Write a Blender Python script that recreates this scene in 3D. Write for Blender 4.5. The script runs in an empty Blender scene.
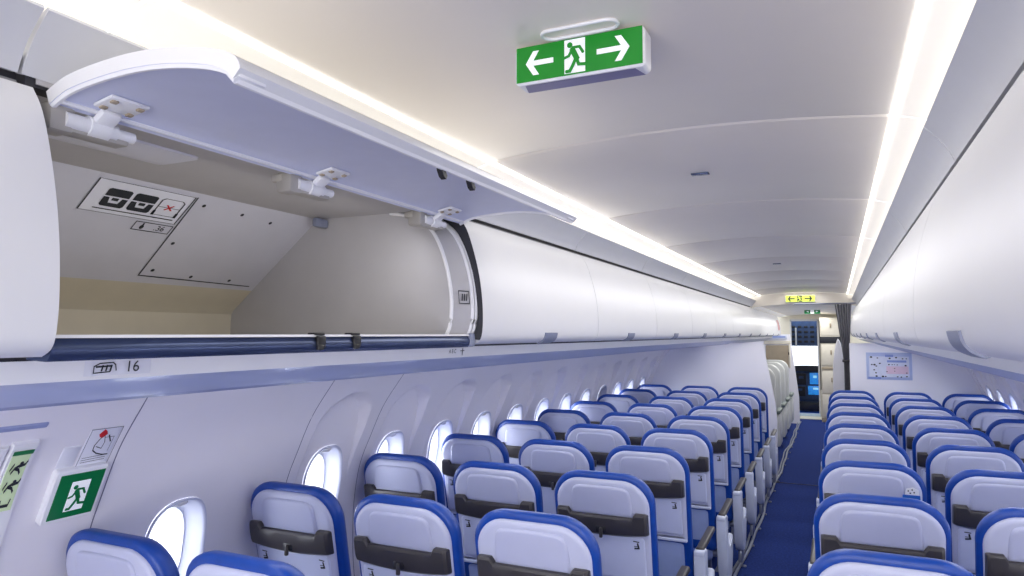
import bpy, bmesh, math, random
from mathutils import Vector, Matrix
random.seed(7)
S = bpy.context.scene
C = S.collection
PI = math.pi

# ------------------------------------------------------------------ colour / materials
def lin(c):
    return tuple((v/255/12.92) if v/255 <= .04045 else ((v/255+.055)/1.055)**2.4 for v in c)

def mat(name, rgb, rough=.5, metal=0., var=.04, scale=14., bump=0., bscale=200., emit=0., spec=.5, coat=0.):
    m = bpy.data.materials.new(name); m.use_nodes = True
    nt = m.node_tree; N = nt.nodes; L = nt.links
    b = N['Principled BSDF']
    c = lin(rgb)
    tc = N.new('ShaderNodeTexCoord')
    nz = N.new('ShaderNodeTexNoise'); nz.inputs['Scale'].default_value = scale; nz.inputs['Detail'].default_value = 3
    L.new(tc.outputs['Object'], nz.inputs['Vector'])
    cr = N.new('ShaderNodeValToRGB')
    cr.color_ramp.elements[0].position = .3; cr.color_ramp.elements[1].position = .7
    cr.color_ramp.elements[0].color = tuple(v*(1-var) for v in c)+(1,)
    cr.color_ramp.elements[1].color = tuple(min(1, v*(1+var)) for v in c)+(1,)
    L.new(nz.outputs['Fac'], cr.inputs['Fac']); L.new(cr.outputs['Color'], b.inputs['Base Color'])
    b.inputs['Roughness'].default_value = rough; b.inputs['Metallic'].default_value = metal
    b.inputs['Specular IOR Level'].default_value = spec
    if coat: b.inputs['Coat Weight'].default_value = coat; b.inputs['Coat Roughness'].default_value = .12
    if emit:
        L.new(cr.outputs['Color'], b.inputs['Emission Color']); b.inputs['Emission Strength'].default_value = emit
    if bump:
        n2 = N.new('ShaderNodeTexNoise'); n2.inputs['Scale'].default_value = bscale
        L.new(tc.outputs['Object'], n2.inputs['Vector'])
        bp = N.new('ShaderNodeBump'); bp.inputs['Strength'].default_value = bump; bp.inputs['Distance'].default_value = .004
        L.new(n2.outputs['Fac'], bp.inputs['Height']); L.new(bp.outputs['Normal'], b.inputs['Normal'])
    return m

def glass_mat(name):
    m = bpy.data.materials.new(name); m.use_nodes = True
    nt = m.node_tree; nt.nodes.clear(); N = nt.nodes; L = nt.links
    o = N.new('ShaderNodeOutputMaterial'); mx = N.new('ShaderNodeMixShader')
    t = N.new('ShaderNodeBsdfTransparent'); g = N.new('ShaderNodeBsdfGlossy'); g.inputs['Roughness'].default_value = .05
    f = N.new('ShaderNodeLayerWeight'); f.inputs['Blend'].default_value = .15
    t.inputs['Color'].default_value = (.95, .97, 1, 1)
    mm = N.new('ShaderNodeMath'); mm.operation = 'MULTIPLY'; mm.inputs[1].default_value = .4
    L.new(f.outputs['Fresnel'], mm.inputs[0]); L.new(mm.outputs[0], mx.inputs['Fac'])
    L.new(t.outputs[0], mx.inputs[1]); L.new(g.outputs[0], mx.inputs[2]); L.new(mx.outputs[0], o.inputs[0])
    return m

M = dict(
    shell=mat('seat_shell_plastic', (190, 194, 216), .42, var=.015),
    emb=mat('seat_head_panel_plastic', (184, 188, 212), .4, var=.015),
    tray=mat('tray_plastic', (198, 204, 228), .38, var=.015),
    blue=mat('blue_leather', (8, 64, 152), .38, var=.10, scale=30, bump=.15, bscale=260),
    bar=mat('charcoal_plastic', (60, 57, 58), .36, var=.06),
    black=mat('black_plastic', (22, 22, 26), .4),
    pocket=mat('pocket_fabric', (150, 166, 208), .7, var=.05, bump=.2, bscale=300),
    metal=mat('leg_metal', (150, 155, 170), .35, .7),
    armw=mat('arm_white_plastic', (205, 212, 230), .4, var=.02),
    carpet=mat('navy_carpet', (38, 56, 118), .95, var=.28, scale=55, bump=.6, bscale=420, spec=.1),
    wall=mat('sidewall_panel', (238, 235, 240), .45, var=.012, scale=4),
    wallgap=mat('sidewall_gap', (120, 118, 140), .8),
    bulk=mat('bulkhead_laminate', (240, 239, 245), .28, var=.012, scale=3),
    ceil=mat('ceiling_panel', (238, 231, 219), .38, var=.015, scale=3),
    ceilgap=mat('ceiling_gap', (238, 234, 226), .6),
    valance=mat('valance_grey', (205, 206, 210), .45, var=.012),
    bin=mat('bin_door_white', (226, 226, 228), .34, var=.01, scale=3),
    binbody=mat('bin_body_grey', (150, 150, 156), .6),
    gap=mat('gap_shade', (46, 46, 52), .7),  # dark colour painting the shade inside gaps between parts
    binin=mat('bin_lining_grey', (184, 182, 184), .5, var=.02),
    binback=mat('bin_back_grey', (204, 204, 214), .45, var=.02),
    binlow=mat('bin_lower_lit_beige', (206, 198, 178), .55, var=.02),  # warm light at the bottom of the bin put into this beige
    bindoorin=mat('bin_door_inner', (208, 212, 234), .45, var=.02),
    sill=mat('sill_steel', (72, 84, 116), .22, .55, var=.15, scale=6),
    railw=mat('rail_white', (240, 240, 242), .35, var=.01),
    psu=mat('psu_blue_grey', (180, 190, 222), .34, .0, var=.02, coat=.3),
    psulip=mat('psu_lip', (146, 156, 196), .4, var=.03),
    latch=mat('latch_grey', (128, 134, 156), .35, var=.05),
    bracket=mat('bracket_grey', (172, 168, 162), .5),
    white=mat('white_plastic', (236, 236, 238), .4, var=.01),
    plate=mat('sticker_white', (228, 229, 238), .5, var=.01),
    ink=mat('black_ink', (34, 38, 46), .6),
    red=mat('red_ink', (205, 36, 44), .5),
    green=mat('sign_green', (18, 134, 34), .35, var=.02, emit=.12),
    wgreen=mat('wall_sign_green', (8, 112, 58), .35, var=.02, emit=.05),
    signw=mat('sign_white', (238, 240, 242), .4, emit=.25, var=.01),
    lume=mat('lume_green', (206, 226, 178), .5, emit=.05),
    yellow=mat('sign_yellow_green', (206, 226, 90), .5, emit=.35),
    signbase=mat('sign_underside', (128, 124, 158), .4),
    frame=mat('window_surround_white', (206, 209, 226), .35, var=.01),
    shade=mat('window_shade', (214, 214, 226), .5),
    glass=glass_mat('window_glass'),
    curtain=mat('curtain_grey', (150, 150, 158), .9, var=.12, scale=24),
    cream=mat('galley_cream', (222, 216, 200), .45, var=.02),
    taupe=mat('taupe_panel', (168, 154, 132), .5),
    bseat=mat('business_shell', (216, 218, 214), .4, var=.02),
    barm=mat('business_armrest', (116, 128, 124), .5),
    cock=mat('cockpit_blue', (44, 66, 104), .6, var=.25, scale=8),
    cockd=mat('cockpit_dark', (20, 24, 36), .6),
    screen=mat('display_blue', (40, 130, 210), .3, var=.3, scale=30, emit=.7),
    screenw=mat('display_white', (150, 210, 240), .3, emit=.8),
    cfloor=mat('cockpit_floor', (30, 96, 220), .8),
    step=mat('threshold_cream', (214, 212, 196), .5),
    stepl=mat('threshold_light', (190, 210, 232), .4),
    track=mat('track_cover', (124, 130, 146), .45, var=.12, scale=20),
    poster=mat('poster_pale_blue', (176, 190, 226), .3, var=.05, scale=9),
    posterw=mat('poster_white', (212, 218, 236), .3, var=.04),
    posterb=mat('poster_blue', (132, 152, 212), .4),
    posterr=mat('poster_pink', (222, 196, 214), .4),
    cove=mat('cove_glow', (248, 244, 236), .6, var=.0, emit=.2),  # cove is no lamp; emission puts its lit glow into the panel
    led=mat('led_line', (255, 253, 248), .6, var=.0, emit=4.),
    card=mat('card_blue', (40, 100, 190), .4),
    greenish=mat('decal_yellow', (222, 216, 150), .5),
)

# ------------------------------------------------------------------ mesh builder
class MB:
    def __init__(s): s.bm = bmesh.new(); s.mi = 0
    def v(s, p): return s.bm.verts.new(p)
    def face(s, vs):
        try:
            f = s.bm.faces.new(vs); f.material_index = s.mi; return f
        except ValueError: return None
    def grid(s, rows, close_u=False, close_v=False, cap=False):
        R = [[s.v(p) for p in r] for r in rows]
        n = len(R[0])
        for i in range(len(R)-1+(1 if close_v else 0)):
            a = R[i]; b = R[(i+1) % len(R)]
            for j in range(n-1+(1 if close_u else 0)):
                s.face([a[j], a[(j+1) % n], b[(j+1) % n], b[j]])
        if cap:
            s.face(list(reversed(R[0]))); s.face(R[-1])
        return R
    def box(s, c, sz, bev=0., rot=None, seg=2):
        t = bmesh.new(); bmesh.ops.create_cube(t, size=1.)
        for w in t.verts: w.co = Vector((w.co.x*sz[0], w.co.y*sz[1], w.co.z*sz[2]))
        if bev: bmesh.ops.bevel(t, geom=list(t.edges), offset=min(bev, min(sz)*.49), segments=seg, affect='EDGES', profile=.5)
        s.merge(t, Matrix.Translation(Vector(c)) @ (rot.to_4x4() if rot else Matrix.Identity(4)))
    def merge(s, t, mx):
        t.verts.ensure_lookup_table(); mp = {}
        for w in t.verts: mp[w] = s.v(mx @ w.co)
        for f in t.faces: s.face([mp[w] for w in f.verts])
        t.free()
    def tube(s, pts, r, n=10, caps=True):
        pts = [Vector(p) for p in pts]; rows = []
        rs = r if isinstance(r, (list, tuple)) else [r]*len(pts)
        for i, p in enumerate(pts):
            d = (pts[min(i+1, len(pts)-1)]-pts[max(i-1, 0)]).normalized()
            a = d.orthogonal().normalized() if abs(d.z) > .99 else d.cross(Vector((0, 0, 1))).normalized()
            b = d.cross(a)
            rows.append([p+(a*math.cos(2*PI*k/n)+b*math.sin(2*PI*k/n))*rs[i] for k in range(n)])
        s.grid(rows, close_u=True, cap=caps)
    def pillow(s, outline, prof, f, cap0=True, cap1=True):
        """closed 2-D outline, list of (inset, depth), mapping f(a,b,depth) -> point"""
        n = len(outline); P = [Vector((p[0], p[1])) for p in outline]
        area = sum(P[i].x*P[(i+1) % n].y-P[(i+1) % n].x*P[i].y for i in range(n))
        sg = 1 if area > 0 else -1
        nor = []
        for i in range(n):
            e0 = (P[i]-P[i-1]); e1 = (P[(i+1) % n]-P[i])
            e0 = e0.normalized() if e0.length else e0; e1 = e1.normalized() if e1.length else e1
            t = e0+e1; t = t.normalized() if t.length > 1e-6 else e1
            k = 1/max(.5, math.sqrt(max(.0, (1+e0.dot(e1))/2)))
            nor.append(Vector((-t.y, t.x))*sg*k)
        rows = [[f(*(P[i]+nor[i]*ins), d) for i in range(n)] for ins, d in prof]
        R = s.grid(rows, close_u=True)
        if cap0: s.face(list(reversed(R[0])))
        if cap1: s.face(R[-1])
    def extrude(s, prof, y0, y1, closed=True, cap=True):
        """(x,z) profile swept along Y"""
        R = s.grid([[(x, y0, z) for x, z in prof], [(x, y1, z) for x, z in prof]], close_u=closed)
        if closed and cap: s.face(list(reversed(R[0]))); s.face(R[1])
    def poly(s, pts, f):
        s.face([s.v(f(*p)) for p in pts])
    def stroke(s, pts, w, f, close=False):
        pts = [Vector(p) for p in pts]
        if close: pts.append(pts[0])
        for a, b in zip(pts, pts[1:]):
            d = (b-a); 
            if d.length < 1e-9: continue
            d.normalize(); q = Vector((-d.y, d.x))*w/2; e = d*w*.32
            s.poly([a-q-e, b-q+e, b+q+e, a+q-e], f)
    def disc(s, c, r, f, n=16, ry=None):
        ry = ry or r
        s.poly([(c[0]+r*math.cos(2*PI*k/n), c[1]+ry*math.sin(2*PI*k/n)) for k in range(n)], f)
    def build(s, name, mats, parent=None, smooth=True, angle=38, recalc=True):
        if recalc: bmesh.ops.recalc_face_normals(s.bm, faces=list(s.bm.faces))
        me = bpy.data.meshes.new(name); s.bm.to_mesh(me); s.bm.free()
        for m in (mats if isinstance(mats, (list, tuple)) else [mats]): me.materials.append(m)
        if smooth:
            me.polygons.foreach_set('use_smooth', [True]*len(me.polygons)); me.set_sharp_from_angle(angle=math.radians(angle))
        o = bpy.data.objects.new(name, me); C.objects.link(o)
        if parent is not None: o.parent = parent
        return o

def tag(o, label, cat, group=None):
    o['label'] = label; o['category'] = cat
    if group: o['group'] = group
    return o
def thing(name, label, cat, loc=(0, 0, 0), group=None):
    o = bpy.data.objects.new(name, None); C.objects.link(o); o.location = loc; o.empty_display_size = .1
    return tag(o, label, cat, group)
def struct(o):
    o['kind'] = 'structure'; return o
def dup(root, loc, label):
    r = root.copy(); C.objects.link(r); r.location = loc; r['label'] = label
    for ch in list(root.children):
        c = ch.copy(); C.objects.link(c); c.parent = r
        for g in list(ch.children):
            d = g.copy(); C.objects.link(d); d.parent = c
    return r
def rrect(x0, x1, z0, z1, r, n=5):
    out = []
    for cx, cz, a in ((x1-r, z1-r, 0), (x0+r, z1-r, 90), (x0+r, z0+r, 180), (x1-r, z0+r, 270)):
        for k in range(n+1):
            t = math.radians(a+90*k/n); out.append((cx+r*math.cos(t), cz+r*math.sin(t)))
    return out
def text(name, s, size, m, mtx, parent, ax='CENTER'):
    cu = bpy.data.curves.new(name, 'FONT'); cu.body = s; cu.size = size; cu.align_x = ax; cu.align_y = 'CENTER'
    cu.materials.append(m)
    q = bpy.data.objects.new(name, cu); C.objects.link(q); bpy.context.view_layer.update()
    me = bpy.data.meshes.new_from_object(q.evaluated_get(bpy.context.evaluated_depsgraph_get())); bpy.data.objects.remove(q)
    o = bpy.data.objects.new(name, me); C.objects.link(o); o.parent = parent; o.matrix_local = mtx
    return o
def axes(origin, ex, ey):
    ex = Vector(ex).normalized(); ey = Vector(ey).normalized(); ez = ex.cross(ey)
    m = Matrix((ex, ey, ez)).transposed().to_4x4(); m.translation = Vector(origin); return m
def spline(pts, n=4):
    """Catmull-Rom through 2-D points"""
    out = []
    P = [pts[0]]+list(pts)+[pts[-1]]
    for i in range(1, len(P)-2):
        for k in range(n):
            t = k/n
            out.append(tuple(.5*((2*P[i][a])+(-P[i-1][a]+P[i+1][a])*t+(2*P[i-1][a]-5*P[i][a]+4*P[i+1][a]-P[i+2][a])*t*t
                             + (-P[i-1][a]+3*P[i][a]-3*P[i+1][a]+P[i+2][a])*t**3) for a in (0, 1)))
    out.append(tuple(pts[-1])); return out

# ------------------------------------------------------------------ cabin cross-section
WP = [(0., 1.74), (.15, 1.80), (.35, 1.86), (.6, 1.895), (.8, 1.900), (.93, 1.892), (1.05, 1.872), (1.137, 1.845), (1.235, 1.80), (1.40, 1.718), (1.544, 1.612), (1.62, 1.55), (1.68, 1.49)]
WS = spline(WP, 8)
def WX(z):
    for (z0, x0), (z1, x1) in zip(WS, WS[1:]):
        if z <= z1: return x0+(x1-x0)*(z-z0)/(z1-z0)
    return WS[-1][1]
YB, YBULK, YHEAD, YEND = -2.6, 9.25, 10.35, 16.4
ROW0, PITCH = 2.21, .777

# floor
mb = MB(); mb.box((0, (YB+16.4)/2, -.03), (3.9, 16.4-YB, .06)); struct(mb.build('floor', M['carpet'], smooth=False))
mb = MB(); mb.box((-.02, 8.985, .002), (.60, .012, .006)); struct(mb.build('trim_1', M['cockd'], smooth=False))

# ---- side walls with window openings
WIN = [2.72+.5513*k for k in range(12)]
def arch_depth(y, z, yc):
    """scalloped recess above each window"""
    w = .197; zt = 1.492
    if z < 1.02: return 0.
    u = abs(y-yc)/w
    if z > 1.30: 
        k = (z-1.30)/(zt-1.30); lim = math.sqrt(max(0., 1-k*k)) if k < 1 else -1
    else: lim = 1.
    e = (lim-u)*w
    if z > 1.30:
        rr = math.hypot((y-yc)/w, (z-1.30)/(zt-1.30)); e = (1-rr)*w*.9
    s = max(0., min(1., e/.008)); s = s*s*(3-2*s)
    fade = max(0., min(1., (z-1.04)/.42))
    return .068*s*fade
def win_outline(yc, zc, hw, hh, n=64, p=2.6):
    o = []
    for k in range(n):
        t = 2*PI*k/n; c, s_ = math.cos(t), math.sin(t)
        o.append((yc+hw*math.copysign(abs(c)**(2/p), c), zc+hh*math.copysign(abs(s_)**(2/p), s_)))
    return o
HW, HH = .138, .205
def wall_panel(mb, side, y0, y1, yc=None, zc=1.025, arch=True, z0=0., z1=1.66):
    g = 0.
    y0 += g; y1 -= g
    def f(y, z, d=0.):
        ex = arch_depth(y, z, yc) if (arch and yc is not None) else 0.
        return (side*(WX(z)+d+ex), y, z)
    if yc is None:
        ys = [y0, y0+.003, y0+.006]+[y0+.006+(y1-y0-.012)*k/6 for k in range(1, 6)]+[y1-.006, y1-.003, y1]
        zs = [z0+(z1-z0)*k/40 for k in range(41)]
        mb.grid([[f(y, z) for y in ys] for z in zs]); return
    # polar fan from opening to panel rectangle, then plain grid for lower part
    zb = .70
    out = win_outline(yc, zc, HW, HH, 96)
    rim = []
    for (y, z) in out:
        dy, dz = y-yc, z-zc
        ts = []
        if dy > 1e-9: ts.append((y1-yc)/dy)
        if dy < -1e-9: ts.append((y0-yc)/dy)
        if dz > 1e-9: ts.append((z1-zc)/dz)
        if dz < -1e-9: ts.append((zb-zc)/dz)
        t = min(ts); rim.append((yc+dy*t, zc+dz*t))
    # snap nearest rim points to corners
    for cy, cz in ((y0, zb), (y1, zb), (y0, z1), (y1, z1)):
        i = min(range(len(rim)), key=lambda q: (rim[q][0]-cy)**2+(rim[q][1]-cz)**2); rim[i] = (cy, cz)
    rows = []
    NR = 46
    for r in range(NR+1):
        t = r/NR
        rows.append([f(a[0]+(b[0]-a[0])*t, a[1]+(b[1]-a[1])*t) for a, b in zip(out, rim)])
    mb.grid(rows, close_u=True)
    mb.grid([[f(y, z) for y in (y0, y0+.006, yc, y1-.006, y1)] for z in [z0+(zb-z0)*k/16 for k in range(17)]])

def build_wall(side, name):
    mb = MB(); mb.mi = 0
    wall_panel(mb, side, YB, .9); wall_panel(mb, side, .9, 1.542)
    wall_panel(mb, side, 1.542, 2.46, 1.90, zc=.945, arch=False)
    edges = [2.46]+[(WIN[k]+WIN[k+1])/2 for k in range(11)]+[9.03]
    edges[1] = 3.0
    for k in range(12): wall_panel(mb, side, edges[k], edges[k+1], WIN[k])
    wall_panel(mb, side, 9.03, YEND)
    mb.mi = 1
    for y in (.9, 1.542, 2.46, 3.0, 9.03):
        mb.grid([[(side*(WX(z)-.0012), y-.0022, z), (side*(WX(z)-.0012), y+.0022, z)] for z in [.02*k for k in range(84)]])
    struct(mb.build(name, [M['wall'], M['wallgap']], recalc=False, angle=50))
build_wall(-1, 'wall_left'); build_wall(1, 'wall_right')

def window(i, side, yc, zc, shade=.0, arch=True):
    root = bpy.data.objects.new('window_%d' % i, None); C.objects.link(root); root.location = (side*WX(zc), yc, zc); root['kind'] = 'structure'
    def loc(y, z, d): return (side*(WX(z)+d+(arch_depth(y, z, yc) if arch else 0.))-root.location.x, y-yc, z-zc)
    o = lambda k: win_outline(yc, zc, HW*k, HH*k, 64)
    mb = MB()
    rows = []
    for k, d in ((1.0, -.001), (1.0, -.010), (.985, -.013), (.95, -.010), (.93, .004), (.90, .016), (.86, .045), (.80, .070), (.78, .074), (.765, .074), (.755, .082)):
        rows.append([loc(y, z, d) for y, z in o(k)])
    mb.grid(rows, close_u=True); mb.build('window_frame', M['frame'], root, recalc=False, angle=60)
    # small clip at the head of the reveal
    mb = MB(); mb.pillow(win_outline(yc, zc+HH*.90, .030, .014, 20), [(0, .0), (.003, -.012), (.008, -.016)], lambda y, z, d: loc(y, z, d+.012))
    mb.build('shade_handle', M['white'], root)
    mb = MB(); mb.poly([(y, z) for y, z in o(.765)], lambda y, z: loc(y, z, .078)); mb.build('pane', M['glass'], root, smooth=False)
    if shade > 0:
        mb = MB(); zt = zc+HH*.8; zl = zt-HH*1.6*shade
        pts = [(y, max(z, zl)) for y, z in o(.80)]
        mb.poly(pts, lambda y, z: loc(y, z, .070)); mb.build('window_shade', M['shade'], root, smooth=False)
n = 0
for side in (-1, 1):
    n += 1; window(n, side, 1.90, .945, arch=False)
    for k, y in enumerate(WIN):
        n += 1; window(n, side, y, 1.025, 1. if (side < 0 and k == 8) else 0.)

# ---- ceiling panels, cove, valance
def ceil_z(x): return 2.344-.032*(x/.55)**2
def mk_ceiling(y0, y1, dz=0.):
    xs = [-.556+1.112*k/24 for k in range(25)]
    y = 1.935-1.2*4
    mb = MB()
    while y < y1:
        a, b = max(y0, y)+.004, min(y1, y+1.2)-.004
        if b > a+.02:
            mb.mi = 0
            ys = [a, a+.006, a+.012, b-.012, b-.006, b]
            hs = [.006, .0015, 0, 0, .0015, .006]
            mb.grid([[(x, yy, ceil_z(x)+dz+h) for x in xs] for yy, h in zip(ys, hs)])
            mb.mi = 1
            mb.grid([[(x, yy, ceil_z(x)+dz+.005) for x in xs] for yy in (b-.002, b+.012)])
        y += 1.2
    return mb
struct(mk_ceiling(YB, YHEAD).build('ceiling', [M['ceil'], M['ceilgap']], recalc=False))
mb = mk_ceiling(YHEAD, YEND, -.15)
struct(mb.build('ceiling_front', [M['ceil'], M['ceilgap']], recalc=False))
tr = 2
for side in (-1, 1):
    for (y0, y1, dz, nm) in ((YB, YHEAD, 0., ''), (YHEAD, YEND, -.10, '')):
        cv = MB()
        if dz == 0: prof = [(.556, 2.311), (.60, 2.300), (.65, 2.282), (.69, 2.255), (.715, 2.22), (.72, 2.185), (.70, 2.17)]
        else: prof = [(.556, 2.16), (.60, 2.155), (.64, 2.15), (.68, 2.14), (.70, 2.125)]
        y = 1.935-1.2*4
        prof = spline(prof, 4)
        while y < y1:
            a, b = max(y0, y)+.003, min(y1, y+1.2)-.003
            if b > a+.02: cv.extrude([(side*x, z) for x, z in prof], a, b, closed=False)
            y += 1.2
        tr += 1; struct(cv.build('trim_%d' % tr, M['cove'], recalc=False))
    # thin LED line between ceiling and cove
    mb = MB(); mb.box((side*.556, (YB+YHEAD)/2, 2.3085), (.012, YHEAD-YB-.02, .006))
    tr += 1; struct(mb.build('trim_%d' % tr, M['led'], smooth=False))
    # valance panels
    vp = spline([(.664, 2.153), (.655, 2.175), (.640, 2.200), (.618, 2.226), (.606, 2.238)], 4)
    vp = vp+[(.609, 2.243), (.625, 2.236)]+[(x+.016, z+.004) for x, z in reversed(vp[:-4])]
    mb = MB(); y = .60-1.2*3
    while y < 14.6:
        a, b = y+.003, min(y+1.2, 14.6)-.003
        mb.extrude([(side*x, z) for x, z in vp], a, b)
        y += 1.2
    tr += 1; struct(mb.build('trim_%d' % tr, M['valance']))
    mb = MB(); mb.extrude([(side*x, z) for x, z in ((.690, 2.10), (.690, 2.20), (.70, 2.20), (.70, 2.10))], YB, .61 if side < 0 else 14.6)  # dark strip stands in for shade in the gap above the doors
    if side < 0:
        mb.extrude([(side*x, z) for x, z in ((.668, 2.140), (.668, 2.20), (.70, 2.20), (.70, 2.140))], .61, 1.915)
        mb.extrude([(side*x, z) for x, z in ((.690, 2.10), (.690, 2.20), (.70, 2.20), (.70, 2.10))], 1.915, 14.6)
    tr += 1; struct(mb.build('trim_%d' % tr, M['gap'], smooth=False))
    mb = MB(); mb.extrude([(side*x, z) for x, z in ((.738, 1.7275), (.738, 1.741), (.76, 1.741), (.76, 1.7275))], YB, 14.6)  # dark strip paints the shaded gap between bins and rail
    tr += 1; struct(mb.build('trim_%d' % tr, M['gap'], smooth=False))
    # rail below the bins, service panel strip and its lip
    mb = MB(); mb.extrude([(side*x, z) for x, z in ((.7335, 1.7275), (.7345, 1.720), (.738, 1.700), (.742, 1.6915), (.750, 1.691), (.760, 1.7275))], YB, 14.6)
    tr += 1; struct(mb.build('trim_%d' % tr, M['railw'], angle=60))
    mb = MB(); mb.extrude([(side*x, z) for x, z in spline([(.742, 1.692), (.775, 1.680), (.815, 1.660), (.845, 1.6475)], 4)+[(.85, 1.66), (.80, 1.70), (.75, 1.71)]], YB, 14.6)
    tr += 1; struct(mb.build('trim_%d' % tr, M['psu'], angle=60))
    mb = MB(); mb.extrude([(side*x, z) for x, z in ((.845, 1.648), (.864, 1.6405), (.872, 1.642), (.88, 1.652), (.90, 1.664), (1.2, 1.668), (1.58, 1.642), (1.58, 1.66), (1.2, 1.69), (.85, 1.69))], YB, 14.6)
    tr += 1; struct(mb.build('trim_%d' % tr, M['psulip'], angle=60))
# header where the ceiling steps down
mb = MB(); xs = [-.72+1.44*k/24 for k in range(25)]
mb.grid([[(x, YHEAD, min(2.36, ceil_z(min(.556, abs(x)))+.01)) for x in xs], [(x, YHEAD, 2.185-.03*(x/.6)**2) for x in xs], [(x, YHEAD+.03, 2.185-.03*(x/.6)**2) for x in xs], [(x, YHEAD+.03, 2.36) for x in xs]])
struct(mb.build('trim_%d' % (tr+1), M['ceil']))
# rear end of the modelled cabin
mb = MB(); mb.box((0, YB-.03, 1.2), (3.9, .06, 2.5)); struct(mb.build('wall_rear', M['bulk'], smooth=False))

# ------------------------------------------------------------------ overhead bins
DP = [(.662, 2.137), (.6355, 2.097), (.6115, 2.030), (.5916, 1.953), (.581, 1.880), (.578, 1.813), (.582, 1.768), (.592, 1.748), (.612, 1.7375)]
DS = spline(DP, 5)
def offset_prof(p, d):
    out = []
    for i, q in enumerate(p):
        a = Vector(p[max(0, i-1)]); b = Vector(p[min(len(p)-1, i+1)]); t = (b-a).normalized()
        out.append((q[0]+(-t.y)*d, q[1]+t.x*d))
    return out
BODY = [(.69, 2.15), (1.13, 2.150), (1.51, 1.84), (1.50, 1.750), (.64, 1.742), (.625, 1.76), (.612, 1.81), (.615, 1.88), (.63, 1.955), (.648, 2.03), (.672, 2.10)]
def bin_door_mesh(L):
    mb = MB()
    inner = list(reversed(offset_prof(DS, -.018)))
    # make sure inner is outboard (larger x)
    if sum(x for x, z in inner) < sum(x for x, z in DS): inner = list(reversed(offset_prof(DS, .018)))
    mb.extrude([(x, z) for x, z in DS]+inner, 0, L)
    return mb
def latch_mesh():
    mb = MB(); pts = [(x, z) for x, z in DS if z <= 1.781]
    pts = offset_prof(pts, .004 if offset_prof(pts, .004)[0][0] < pts[0][0] else -.004)
    w = .062
    mb.grid([[(x, w*(1 if i else -1), z) for x, z in pts] for i in (0, 1)])
    inn = [(x+.006, z+.002) for x, z in pts]
    mb.grid([[(x, -w, z) for x, z in pts], [(x, -w, z) for x, z in inn]]); mb.grid([[(x, w, z) for x, z in pts], [(x, w, z) for x, z in inn]])
    mb.grid([[(pts[0][0], -w, pts[0][1]), (pts[0][0], w, pts[0][1])], [(inn[0][0], -w, inn[0][1]), (inn[0][0], w, inn[0][1])]])
    return mb
def mirror(mb, side):
    if side < 0:
        for v in mb.bm.verts: v.co.x = -v.co.x
        bmesh.ops.reverse_faces(mb.bm, faces=list(mb.bm.faces))
    return mb
def closed_bin(side, y0, y1, label):
    L = y1-y0-.004
    t = thing('overhead_bin', label, 'overhead bin', (0, y0+.002, 0), 'closed overhead bins')
    mb = MB(); mb.extrude(BODY, .001, L-.001); mirror(mb, side).build('bin_body', M['binbody'], t)
    d = mirror(bin_door_mesh(L), side).build('bin_door', M['bin'], t, angle=50)
    l = mirror(latch_mesh(), side).build('latch', M['latch'], d); l.location = (0, L/2, 0)
    return t, d
ordn = ['first', 'second', 'third', 'fourth', 'fifth', 'sixth', 'seventh', 'eighth', 'ninth', 'tenth', 'eleventh', 'twelfth']
closed_bin(-1, -.58, .62, 'closed white overhead bin nearest the camera, cut by the frame edge beside the open bin')
LE = [1.912, 3.07]+[3.07+1.153*k for k in range(1, 11)]
for k in range(len(LE)-1):
    t, d = closed_bin(-1, LE[k], LE[k+1], 'closed white overhead bin, %s beyond the open bin on the exit-sign side' % ordn[k])
    if k == len(LE)-2:
        mb = MB(); L = LE[k+1]-LE[k]
        for q in (0, 1):
            yy = L-.62+q*.26
            mb.grid([[(-(x-.003), yy-.10+.25*(2.1-z)+a*.10, z) for a in (0, 1)] for x, z in DS if 1.83 < z < 2.04])
        mb.build('red_stripe', M['red'], d)
RE = [-.55, .67, 1.87]+[1.87+1.18*k for k in range(1, 8)]
for k in range(1, len(RE)-1):
    closed_bin(1, RE[k], RE[k+1], 'closed white overhead bin, %s from the camera on the poster side' % ordn[k-1])

# ---- the open bin
Y0, Y1 = .625, 1.905
ob = thing('open_overhead_bin', 'open empty overhead bin with its door raised, luggage placard inside', 'overhead bin', (0, Y0, 0))
L = Y1-Y0
A = Vector((-1.126, 2.147)); B = Vector((-1.511, 1.838))
mb = MB()
mb.mi = 0   # ceiling of bin
mb.extrude([(-.665, 2.145), (-1.126, 2.147), (-1.126, 2.155), (-.665, 2.155)], 0, L)
mb.mi = 1
U = lambda u: A+(B-A)*(1-u)
pl = [tuple(A), tuple(A+(B-A)*.25), tuple(A+(B-A)*.5), tuple(A+(B-A)*.74)]
mb.extrude(pl, 0, L, closed=False)
mb.mi = 2
pl = [tuple(A+(B-A)*.74), (-1.455, 1.882), (-1.492, 1.853), (-1.503, 1.838), (-1.506, 1.80), (-1.506, 1.768), (-1.48, 1.756), (-.63, 1.756), (-.612, 1.764)]
mb.extrude(pl, 0, L, closed=False)
mb.mi = 0
mb.extrude([(-.612, 1.764), (-.66, 1.735), (-1.53, 1.74), (-1.53, 1.845), (-1.13, 2.16)], 0, L, closed=False)
mb.build('bin_body', [M['binin'], M['binback'], M['binlow']], ob, angle=30)
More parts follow.
